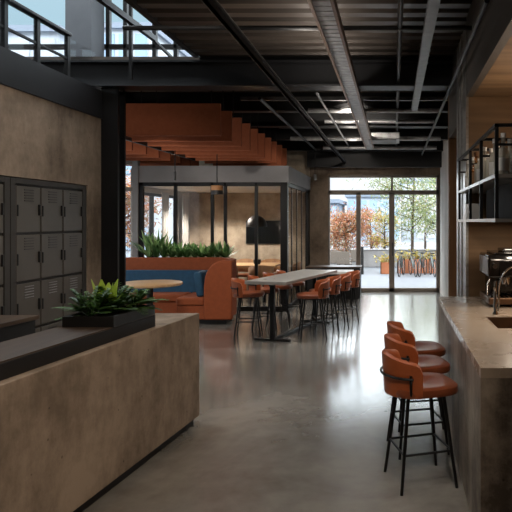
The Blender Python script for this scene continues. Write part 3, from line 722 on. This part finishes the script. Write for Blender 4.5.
for x, y, rz, lab in [(-2.6, 11.75, 12, 'brown meeting chair on the glass side of the oak table, at its television end'), (-3.25, 11.75, -8, 'brown meeting chair on the glass side of the oak table, in the middle'),
                      (-3.85, 11.78, 4, 'brown meeting chair on the glass side of the oak table, at its window end'), (-2.75, 13.3, 180, 'brown meeting chair behind the oak table, below the television screen'),
                      (-3.35, 13.3, 176, 'brown meeting chair behind the oak table, beside the television'), (-2.2, 12.5, 95, 'brown meeting chair at the end of the oak table by the corner post')]:
    c = ch if first else copy_tree(ch); first = False
    c.location = (x, y, 0); c.rotation_euler = (0, 0, R(rz)); c['label'] = lab; c['group'] = 'chairs around the meeting table'
tag(MB().lathe([(.06, 0), (.08, .05), (.075, .1), (.06, .1), (0, .09)], (-2.85, 12.5, .75), 20).build('bowl', 'black', smooth=50), 'small dark pot on the oak meeting table', 'pot')

# ------------------------------------------------------------------ bar
t = thing('bar_counter', 'long concrete bar counter with a sunken sink opening', 'counter', (.95, 4.3, 0))
SX0, SX1, SY0, SY1 = .70, 1.12, 4.08, 4.58
b = MB()
b.box(.43, SX0, 2.98, 5.79, .87, .92).box(SX1, 1.49, 2.98, 5.79, .87, .92).box(SX0, SX1, 2.98, SY0, .87, .92).box(SX0, SX1, SY1, 5.79, .87, .92)
b.build('worktop', 'bar_top', t)
b = MB().box(.43, .5, 2.98, 5.79, 0, .87).box(.5, 1.49, 2.98, 3.05, 0, .87).box(.5, 1.49, 5.72, 5.79, 0, .87)
b.build('front', 'bar_conc', t)
s_ = thing('sink', 'steel sink sunk in the concrete bar below the tap', 'sink', ((SX0+SX1)/2, (SY0+SY1)/2, .72))
MB().box(SX0+.004, SX0+.012, SY0+.004, SY1-.004, .72, .915).box(SX1-.012, SX1-.004, SY0+.004, SY1-.004, .72, .915).box(SX0+.004, SX1-.004, SY0+.004, SY0+.012, .72, .915) \
    .box(SX0+.004, SX1-.004, SY1-.012, SY1-.004, .72, .915).box(SX0+.004, SX1-.004, SY0+.004, SY1-.004, .71, .72).build('basin', 'copper', s_)
MB().lathe([(.03, 0), (.03, .004), (0, .004)], ((SX0+SX1)/2, (SY0+SY1)/2, .72), 16).build('drain', 'chrome', s_)
t = thing('tap', 'tall arched steel tap behind the sink', 'tap', (.79, 4.68, .92))
MB().lathe([(.024, 0), (.024, .01), (.013, .03), (.011, .26), (0, .262)], (.79, 4.68, .92), 18).build('post', 'chrome', t, smooth=50)
MB().tube([(.81+.0, 4.67, .95)]+[(.815, 4.67, .95+.16*k/4) for k in range(1, 5)]+[(.945-.13*math.cos(R(a)), 4.64, 1.13+.17*math.sin(R(a))) for a in range(10, 171, 16)], .007, 10).build('spout', 'chrome', t, smooth=60)
MB().tube([(.79, 4.68, 1.1), (.77, 4.63, 1.14)], .006, 8).build('lever', 'chrome', t)
# espresso machine
t = thing('espresso_machine', 'steel and black espresso machine on the end of the bar', 'espresso machine', (1.1, 5.35, .92))
X0, X1, Y0, Y1 = .80, 1.44, 5.05, 5.6
MB().box(X0, X1, Y0, Y1, .945, 1.0).build('drip_tray', 'copper', t, bevel=.008)
b = MB()
for k in range(14): b.box(X0+.02+k*.044, X0+.045+k*.044, Y0+.01, Y0+.22, 1.0, 1.006)
b.build('drip_grate', 'chrome', t)
MB().box(X0+.05, X1, Y0+.24, Y1, 1.0, 1.2).build('back_panel', 'machine_black', t, bevel=.006)
MB().prism([(Y1, 1.17), (Y1, 1.36), (Y0+.06, 1.36), (Y0, 1.33), (Y0+.02, 1.17)], X0, X1, 'x').build('body', 'machine_black', t, bevel=.012)
MB().box(X0+.09, X1-.02, Y0-.008, Y0+.015, 1.19, 1.32).build('front_panel', 'machine_black', t, bevel=.004)
MB().box(X0-.008, X0+.0, Y0+.03, Y1-.04, 1.19, 1.34).build('side_panel', 'silver', t, bevel=.003)
MB().box(X0+.06, X1, Y0+.05, Y1-.03, 1.36, 1.38).build('cup_rail', 'machine_black', t, bevel=.004)
MB().box(X0+.14, X0+.36, Y0+.12, Y0+.4, 1.38, 1.41).build('hopper_lid', 'machine_black', t, bevel=.01)
for k, x in enumerate((X0+.16, X0+.42)):
    gh = MB().lathe([(.035, 0), (.04, .03), (.04, .06), (0, .06)], (x, Y0+.09, 1.11), 18).build('group_head', 'chrome', t, smooth=50)
    MB().tube([(x, Y0+.07, 1.12), (x-.02, Y0-.06, 1.10)], [.011, .015], 10).build('portafilter', 'machine_black', gh, smooth=50)
MB().tube([(X0+.02, Y0+.05, 1.17), (X0-.01, Y0+.02, 1.12), (X0-.015, Y0+.0, 1.03)], .006, 8).build('steam_wand', 'chrome', t, smooth=50)
for k in range(3): MB().tube([(X0+.03, Y0-.01, 1.31-.0*k), (X0+.03, Y0-.03, 1.31)], .012, 10) if k else None
for k, x in enumerate((X0+.045, X1-.1)): MB().tube([(x, Y0+.01, 1.27), (x, Y0-.03, 1.27)], .02, 14).build('knob', 'chrome', t, smooth=50)
for x in (X0+.04, X1-.06):
    for y in (Y0+.05, Y1-.05): MB().lathe([(.02, 0), (.02, .026), (0, .026)], (x, y, .92), 12).build('foot', 'black', t)

# ------------------------------------------------------------------ shelf over the bar
SXL = .61; YS = [3.62, 4.26, 4.87, 5.68]; ZT, ZM, ZB = 2.24, 1.935, 1.665
t = thing('wall_shelf', 'black steel frame shelf with open bays hung over the bar', 'shelf', (1.05, 4.65, ZB))
for y in YS:
    for x in (SXL, 1.46): MB().box(x, x+.022, y, y+.022, ZB, ZT).build('post', 'black_steel', t)
for x in (SXL, 1.46):
    MB().box(x, x+.022, YS[0], 5.79, ZT-.02, ZT).build('rail', 'black_steel', t)
for y in YS: MB().box(SXL, 1.48, y, y+.02, ZT-.02, ZT).build('rail', 'black_steel', t)
for y in YS[:]: MB().box(SXL, 1.48, y+.001, y+.018, 2.105, 2.12).build('rail', 'black_steel', t)
MB().box(SXL, 1.49, YS[0], 5.79, ZM-.022, ZM).build('board', 'steel', t)
MB().box(SXL, 1.49, YS[0], 5.79, ZB-.022, ZB).build('board', 'steel', t)
MB().box(.80, .815, YS[0]+.03, 5.2, ZB, ZM-.022).build('back_panel', 'rubber', t)
MB().box(.80, 1.48, YS[0]+.03, YS[0]+.045, ZB, ZM-.022).build('end_panel', 'rubber', t)
# bottles
pb = [(.036, 0), (.038, .008), (.038, .15), (.03, .18), (.014, .2), (.013, .255), (.016, .26), (.016, .27), (0, .27)]
pg = [(.03, 0), (.034, .01), (.036, .17), (.034, .175), (.030, .17), (.028, .012), (0, .012)]
protos = {}
k = 0
rnd = random.Random(4)
def bottle(kind, x, y, z, label, sc=1.0):
    key = kind
    if key not in protos:
        o = thing('bottle' if kind != 'tumbler' else 'tall_glass', label, 'bottle' if kind != 'tumbler' else 'glass')
        MB().lathe(pb if kind != 'tumbler' else pg, (0, 0, 0), 18).build('body', 'bottle' if kind != 'amber' else 'amber', o, local=True, smooth=50)
        if kind != 'tumbler': MB().lathe([(.017, .262), (.017, .295), (0, .295)], (0, 0, 0), 12).build('stopper', 'copper' if kind == 'amber' else 'white', o, local=True, smooth=40)
        if kind != 'tumbler': MB().lathe([(.0388, .03), (.0388, .12)], (0, 0, 0), 18).build('paper_band', 'white' if kind == 'clear' else 'drum', o, local=True, smooth=60)
        protos[key] = o
    else: o = copy_tree(protos[key])
    o.location = (x, y, z); o['label'] = label; o.scale = (sc, sc, sc*rnd.uniform(.85, 1.0)); o['group'] = 'bottles and glasses on the upper shelf'
n = 0
kinds = ['clear', 'tumbler', 'clear', 'tumbler', 'tumbler', 'clear', 'clear', 'tumbler', 'amber', 'clear', 'tumbler', 'clear', 'clear', 'tumbler']
nm = {'clear': 'clear glass bottle', 'tumbler': 'tall glass', 'amber': 'amber glass bottle'}
rows_ = [(.68, 'front line'), (.765, 'second line')]
for q, (x, nmr) in enumerate(rows_):
    for i in range(12):
        kd = kinds[(i+q*5) % 14]
        bottle(kd, x, 3.73+i*.155+.07*q, ZM, '%s in the %s on the bar shelf, %s from its near end' % (nm[kd], nmr, ORD[i]), 1.0)
for i in range(5):
    kd = ['tumbler', 'clear', 'amber', 'clear', 'tumbler'][i]
    bottle(kd, .85+.09*i, 3.74+.03*(i % 2), ZM, '%s along the near edge of the bar shelf, %s from its corner post' % (nm[kd], ORD[i]), 1.0)
tag(MB().box(.66, .76, 5.3, 5.52, ZB, ZB+.14).build('storage_box', 'white', bevel=.006), 'small pale box at the far end of the lower shelf', 'box')

# ------------------------------------------------------------------ outside
struct(MB().box(-26, 26, BY+.3, 40, -.12, -.005).build('ground_patio', 'paving'), 'pale paved patio outside', 'ground')
struct(MB().box(-26, -8.3, -6, BY+.3, -.12, -.02).build('ground_side', 'paving'), 'paving beside the building', 'ground')
tag(MB().box(-6, 8, 21.5, 21.7, 0, .6).box(-6.02, 8.02, 21.48, 21.72, .6, .64).build('patio_wall', 'out_conc', bevel=.01), 'low grey concrete wall at the edge of the patio', 'wall', kind='thing')
def planter(x0, x1, y0, y1, z1, label, plab, seeds, leaf='yellow_leaf'):
    t = thing('patio_planter', label, 'planter', ((x0+x1)/2, (y0+y1)/2, 0))
    MB().box(x0, x1, y0, y0+.03, 0, z1).box(x0, x1, y1-.03, y1, 0, z1).box(x0, x0+.03, y0, y1, 0, z1).box(x1-.03, x1, y0, y1, 0, z1).build('trough', 'corten', t)
    MB().box(x0+.03, x1-.03, y0+.03, y1-.03, 0, z1-.04).build('soil', 'soil', t)
    n_ = max(1, int((x1-x0)/.4))
    for k in range(n_):
        rnd = random.Random(seeds+k); b = MB(); cx = x0+(k+.5)*(x1-x0)/n_
        for q in range(130):
            p = Vector((cx+rnd.gauss(0, .13), (y0+y1)/2+rnd.gauss(0, .12), z1-.04+abs(rnd.gauss(.1, .09))))
            b.leaf(p, (rnd.uniform(-1, 1), rnd.uniform(-1, 1), rnd.uniform(.2, 1)), (0, 0, 1), .13, .05, .2, 2)
        b.build('patio_shrub', leaf, smooth=60)
        o = bpy.context.scene.collection.objects[-1]
        tag(o, plab % ORD[k], 'shrub', 'low shrubs in the patio planters')
planter(wx(380, 18.8), wx(391, 18.8), 18.7, 19.2, .36, 'short rust coloured planter left of the bicycles', 'green and yellow shrub in the short patio planter', 50) if False else None
planter(wx(380.5, 18.8), wx(390.5, 18.8), 18.7, 19.1, .36, 'short rust coloured planter by the middle door post', 'yellow-green shrub in the short patio planter%.0s', 50)
planter(wx(397, 18.9), 1.75, 18.9, 19.35, .44, 'long rust coloured planter behind the bicycles', 'yellow-green shrub in the long planter behind the bicycles, %s along', 60)
# bicycles, parked end-on
def make_bike():
    t = thing('bicycle', 'bicycle', 'bicycle')
    r = .33
    for y in (-.52, .52):
        w = MB().tube([(0, y+r*math.cos(2*PI*k/24), r+r*math.sin(2*PI*k/24)) for k in range(24)], .022, 6, close=True).build('wheel', 'rubber', t, local=True, smooth=60)
        s = MB()
        for k in range(8): s.tube([(0, y, r), (0, y+(r-.02)*math.cos(PI*k/4), r+(r-.02)*math.sin(PI*k/4))], .003, 4)
        s.build('spokes', 'silver', w, local=True)
    f = MB().tube([(0, -.52, r), (0, -.1, .3), (0, .02, .78), (0, .4, .76), (0, -.1, .3)], .018, 6).tube([(0, -.52, r), (0, .0, .72)], .012, 6)
    f.build('frame', 'bike', t, local=True, smooth=60)
    MB().tube([(0, .52, r), (0, .4, .72), (0, .36, .92)], .018, 6).build('fork', 'bike', t, local=True)
    MB().tube([(-.27, .28, .98), (-.2, .36, .96), (0, .36, .93), (.2, .36, .96), (.27, .28, .98)], .014, 6).build('handlebar', 'black', t, local=True)
    MB().box(-.07, .07, -.13, .13, .86, .91).build('saddle', 'black', t, local=True, bevel=.02)
    MB().tube([(0, .02, .76), (0, .0, .87)], .014, 6).build('seat_post', 'silver', t, local=True)
    return t
bk = make_bike()
for k, (px, rz) in enumerate([(401.5, 170), (413, 190), (422.5, 165), (432.5, 186)]):
    o = bk if k == 0 else copy_tree(bk)
    o.location = (wx(px, 18.2), 18.2, 0); o.rotation_euler = (0, 0, R(rz+180*(k % 2))); o.scale = (.76, .76, .76)
    o['label'] = 'dark bicycle parked against the long planter, %s from the middle door post' % ORD[k]; o['group'] = 'bicycles at the planter'
# patio chairs
def make_patio_chair():
    t = thing('patio_chair', 'chair', 'chair')
    MB().box(-.24, .24, -.22, .24, .40, .44).build('seat', 'outchair', t, local=True, bevel=.01)
    MB().box(-.23, .23, -.25, -.22, .42, .86).build('backrest', 'outchair', t, local=True, bevel=.01)
    for x in (-.22, .22):
        for y in (-.22, .2): MB().tube([(x*.95, y*.95, .4), (x*1.1, y*1.1, 0)], .014, 6).build('leg', 'black', t, local=True)
        MB().tube([(x*1.1, -.22, .6), (x*1.12, .18, .6), (x*1.05, .2, .42)], .014, 6).build('armrest', 'outchair', t, local=True)
    return t
pc = make_patio_chair()
for k, (px, y, rz) in enumerate([(333.5, 18.6, 10), (344.5, 18.2, -6), (353.5, 19.4, 30)]):
    o = pc if k == 0 else copy_tree(pc)
    o.location = (wx(px, y), y, 0); o.rotation_euler = (0, 0, R(rz)); o.scale = (.85, .85, .85)
    o['label'] = 'taupe patio chair outside the doors, %s from the concrete wall strip' % ORD[k]; o['group'] = 'patio chairs'
tag(MB().lathe([(.05, 0), (.05, .85), (0, .86)], (wx(362, 18.6), 18.6, 0), 12).build('bollard', 'black'), 'black bollard by the low patio wall', 'bollard')
# trees
def tree(label, x, y, h, cr, leaf, n, size, seed, crown_z=.62, trunk=.06, squash=1.1, group='trees beyond the patio'):
    rnd = random.Random(seed); t = thing('tree', label, 'tree', (x, y, 0), group)
    tr = MB(); top = Vector((x+rnd.uniform(-.1, .1), y, h*.93))
    tr.tube([(x, y, 0), (x+.02, y, h*.35), tuple(top)], [trunk, trunk*.75, trunk*.15], 8)
    cl = []
    for k in range(26):
        z = rnd.uniform(.3, .9)*h; a = rnd.uniform(0, 2*PI); f = 1-abs(z/h-crown_z)*1.5
        L_ = cr*max(.3, f)*rnd.uniform(.65, 1)
        e = (x+L_*math.cos(a), y+L_*math.sin(a), z+L_*.5*rnd.uniform(.3, 1.2))
        tr.tube([(x, y, z), ((x+e[0])/2, (y+e[1])/2, z+(e[2]-z)*.35), e], [trunk*.35, trunk*.22, .006], 5)
        cl.append(e); cl.append(((x*.45+e[0]*.55), (y*.45+e[1]*.55), z*.45+e[2]*.55))
    tr.build('trunk', 'bark', t, smooth=60)
    b = MB()
    for k in range(n):
        c = cl[rnd.randrange(len(cl))]; s = cr*.2
        p = (c[0]+rnd.gauss(0, s), c[1]+rnd.gauss(0, s), c[2]+rnd.gauss(0, s*.8))
        d = Vector((rnd.uniform(-1, 1), rnd.uniform(-1, 1), rnd.uniform(-1, .6)))
        b.leaf(p, d, (rnd.uniform(-1, 1), rnd.uniform(-1, 1), 1), size*rnd.uniform(.7, 1.3), size*.7, .1, 1)
    b.build('foliage', leaf, t)
    return t
tree('rust red autumn tree behind the patio chairs', wx(346, 20.3), 20.3, 2.0, .85, 'autumn', 3000, .115, 1)
tree('tall olive green tree behind the bicycles', wx(412, 20.2), 20.2, 4.1, 1.4, 'green_tree', 3300, .12, 2)
tree('smaller orange tree behind the low patio wall', wx(371, 23.5), 23.5, 2.1, .75, 'autumn', 1300, .11, 3)
tree('yellow-green tree at the frame edge by the wall panel', wx(440, 21.2), 21.2, 3.6, 1.1, 'green_tree', 1700, .12, 4)
tree('pale yellow bush behind the short planter', wx(384, 22.6), 22.6, 1.9, .7, 'yellow_leaf', 1200, .11, 5)
tree('pale bare tree behind the tall olive tree', wx(425, 26), 26, 3.2, 1.7, 'grey_tree', 1800, .13, 6)
tree('pale bare tree behind the rust red tree', wx(335, 25), 25, 1.6, 1.0, 'grey_tree', 1300, .13, 7)
tree('rust tree outside the window beside the booth', -6.7, 14.6, 2.8, 1.0, 'autumn', 3000, .12, 8)
# distant buildings
def building(label, x0, x1, y0, y1, h, wm, gm, nx, nz, name='building'):
    t = thing(name, label, 'building', ((x0+x1)/2, (y0+y1)/2, 0), 'buildings beyond the patio')
    MB().box(x0, x1, y0, y1, 0, h).build('wall', wm, t)
    MB().box(x0-.15, x1+.15, y0-.15, y1+.15, h, h+.25).build('roof', 'build_blue', t)
    w = (x1-x0)/nx; hh = h/nz
    for i in range(nx):
        for k in range(nz): MB().box(x0+w*(i+.14), x0+w*(i+.86), y0-.06, y0, hh*(k+.2), hh*(k+.86)).build('window', gm, t)
building('pale blue glazed building seen through the doors', wx(347, 42), wx(400, 42), 42, 50, wz(197, 42), 'build_grey', 'build_glass', 5, 2)
building('dark slate building behind the rust red tree', wx(318, 38), wx(337, 38), 38, 44, wz(203, 38), 'build_blue', 'build_glass', 3, 2)
building('grey building behind the olive green tree', wx(402, 46), wx(450, 46), 46, 54, wz(182, 46), 'build_grey', 'build_pale', 4, 3)
building('pale office block beyond the upper balustrade', -17.5, -13.4, 24, 32, 9.2, 'build_grey', 'build_pale', 4, 5)
building('grey office block beyond the upper glazing with small windows', -13.2, -11.0, 27, 34, 10.3, 'build_pale', 'build_glass', 3, 6)

# ------------------------------------------------------------------ light
w = bpy.data.worlds.new('World'); S.world = w; w.use_nodes = True
nt = w.node_tree; L = nt.links.new; bg = nt.nodes['Background']
tc = N(nt, 'ShaderNodeTexCoord'); sx = N(nt, 'ShaderNodeSeparateXYZ'); rp = N(nt, 'ShaderNodeValToRGB')
e = rp.color_ramp.elements
e[0].position = 0; e[0].color = (.86, .9, .95, 1)
e[1].position = .17; e[1].color = (.80, .88, .94, 1)
q = e.new(.26); q.color = (.36, .54, .64, 1)
q = e.new(.36); q.color = (.40, .58, .68, 1)
q = e.new(.46); q.color = (.86, .94, 1, 1)
st = N(nt, 'ShaderNodeMapRange'); st.inputs['From Min'].default_value = .38; st.inputs['From Max'].default_value = .6
st.inputs['To Min'].default_value = 1.0; st.inputs['To Max'].default_value = 7.0
L(tc.outputs['Generated'], sx.inputs[0]); L(sx.outputs[2], rp.inputs[0]); L(rp.outputs[0], bg.inputs[0])
L(sx.outputs[2], st.inputs['Value']); L(st.outputs[0], bg.inputs[1])
def lamp(name, kind, loc, power, color, target=None, size=.2, spot=70, blend=.6, size_y=None):
    d = bpy.data.lights.new(name, kind); d.energy = power; d.color = color
    if kind == 'AREA':
        d.size = size
        if size_y: d.shape = 'RECTANGLE'; d.size_y = size_y
    if kind == 'SPOT': d.spot_size = R(spot); d.spot_blend = blend; d.shadow_soft_size = size
    if kind == 'POINT': d.shadow_soft_size = size
    o = bpy.data.objects.new(name, d); COL.objects.link(o); o.location = loc
    if target is not None: o.rotation_euler = (Vector(target)-Vector(loc)).to_track_quat('-Z', 'Y').to_euler()
    return o
warm = (1, .84, .68); soft = (1, .92, .83); cool = (.86, .93, 1)
outdoor_fill = lamp('outdoor_fill', 'SUN', (10, -20, 30), 1.0, (1, .97, .92), (0, 12, 0)); outdoor_fill.data.angle = R(14)  # added under an overcast sky to brighten trees and patio
reflect_fill = lamp('reflection_fill', 'SUN', (2, 40, 12), 1.5, (.86, .94, 1), (1.4, 0, 3.0)); reflect_fill.data.angle = R(42)  # added low wide light that makes the floor reflections brighter
lamp('spot_desk', 'SPOT', (.1, 1.4, 3.6), 270, warm, (-1.7, 3.6, .4), .15, 75)
lamp('spot_lockers', 'SPOT', (-1.2, 4.2, 3.6), 140, soft, (-3.6, 6.2, 1.5), .15, 80)
lamp('spot_wall', 'SPOT', (-1.2, 2.4, 3.6), 60, soft, (-3.6, 5.0, 2.4), .15, 80)
lamp('spot_bar_stools', 'SPOT', (.0, 3.0, 3.5), 48, soft, (.3, 4.2, .6), .12, 60)
lamp('niche_lamp', 'SPOT', (1.2, 4.4, 2.83), 40, warm, (1.15, 5.1, .9), .08, 120)
lamp('undershelf_lamp', 'AREA', (1.05, 4.5, 1.63), 9, warm, (1.05, 4.5, 0), .06, size_y=1.6)
lamp('soffit_fill', 'AREA', (1.1, 4.5, 2.27), 4, warm, (1.1, 4.5, 4), .06, size_y=1.6)  # added; stands in for shelf light bounced onto the soffit
lamp('booth_spot', 'SPOT', (-3.0, 7.6, 2.65), 90, soft, (-3.6, 10.1, .6), .15, 95)
lamp('baffle_fill', 'SPOT', (-4.4, 7.7, .5), 110, soft, (-2.9, 9.6, 3.0), .1, 62)  # added fill without a fixture, lights the baffles from below
lamp('table_spot', 'SPOT', (-.9, 7.4, 3.4), 60, soft, (-1.4, 9.1, .8), .12, 80)
for k, y in enumerate((2.5, 5.5)):
    lamp('ambient_fill', 'AREA', (-1.1, y, 2.91), 6, soft, (-1.1, y, 0), .12, size_y=1.8)  # added for broad ambient light, no fixtures modelled on the track
lamp('back_wall_fill', 'SPOT', (-.6, 8.6, 3.2), 230, soft, (-.9, 13.9, 2.3), .12, 75)  # added fill to lift the wall around the glazed doors
lamp('cladding_fill', 'SPOT', (-1.0, 3.4, 3.3), 50, soft, (.8, 6.8, 1.9), .12, 45)  # added fill for the steel cladding and second niche
lamp('deck_fill', 'AREA', (-.8, 5.6, 3.0), 16, soft, (-.8, 5.6, 9), .1, size_y=2.6)  # added pair of unseen fills so the deck ribs show
lamp('deck_fill', 'AREA', (-.8, 10.2, 3.0), 12, soft, (-.8, 10.2, 9), .1, size_y=4)
lamp('meeting_fill', 'SPOT', (-3.7, 12.4, 2.28), 300, soft, (-3.7, 12.4, 0), .15, 142, .3)  # added fill that brightens the room, apart from the dome pendant
for x, y, p in ((-1.2, 8.7, 120), (-1.1, 10.9, 140), (.1, 9.4, 120), (-.8, 6.6, 120)):
    lamp('floor_fill', 'SPOT', (x, y, 2.92), p, (1, .97, .93), (x, y, 0), .12, 84, .8)  # added fills in place of diffuse daylight on the floor
lamp('dome_lamp', 'POINT', (wx(256.5, 12.3), 12.3, 1.52), 5, warm, None, .05)

# ------------------------------------------------------------------ camera
cam = bpy.data.cameras.new('camera'); co = bpy.data.objects.new('camera', cam); COL.objects.link(co)
co.location = (0, 0, 1.65); co.rotation_euler = (PI/2, 0, 0)
cam.sensor_width = 36; cam.lens = 36*600/512
cam.shift_x = -(394-256)/512; cam.shift_y = -(256-221)/512
cam.clip_end = 300
S.camera = co
S.view_settings.view_transform = 'Standard'; S.view_settings.look = 'None'
S.view_settings.gamma = 1; S.view_settings.exposure = .32; S.view_settings.use_curve_mapping = False
S.cycles.use_denoising = True; S.cycles.max_bounces = 10; S.cycles.transparent_max_bounces = 16
S.cycles.sample_clamp_indirect = 6; S.cycles.caustics_reflective = False; S.cycles.caustics_refractive = False
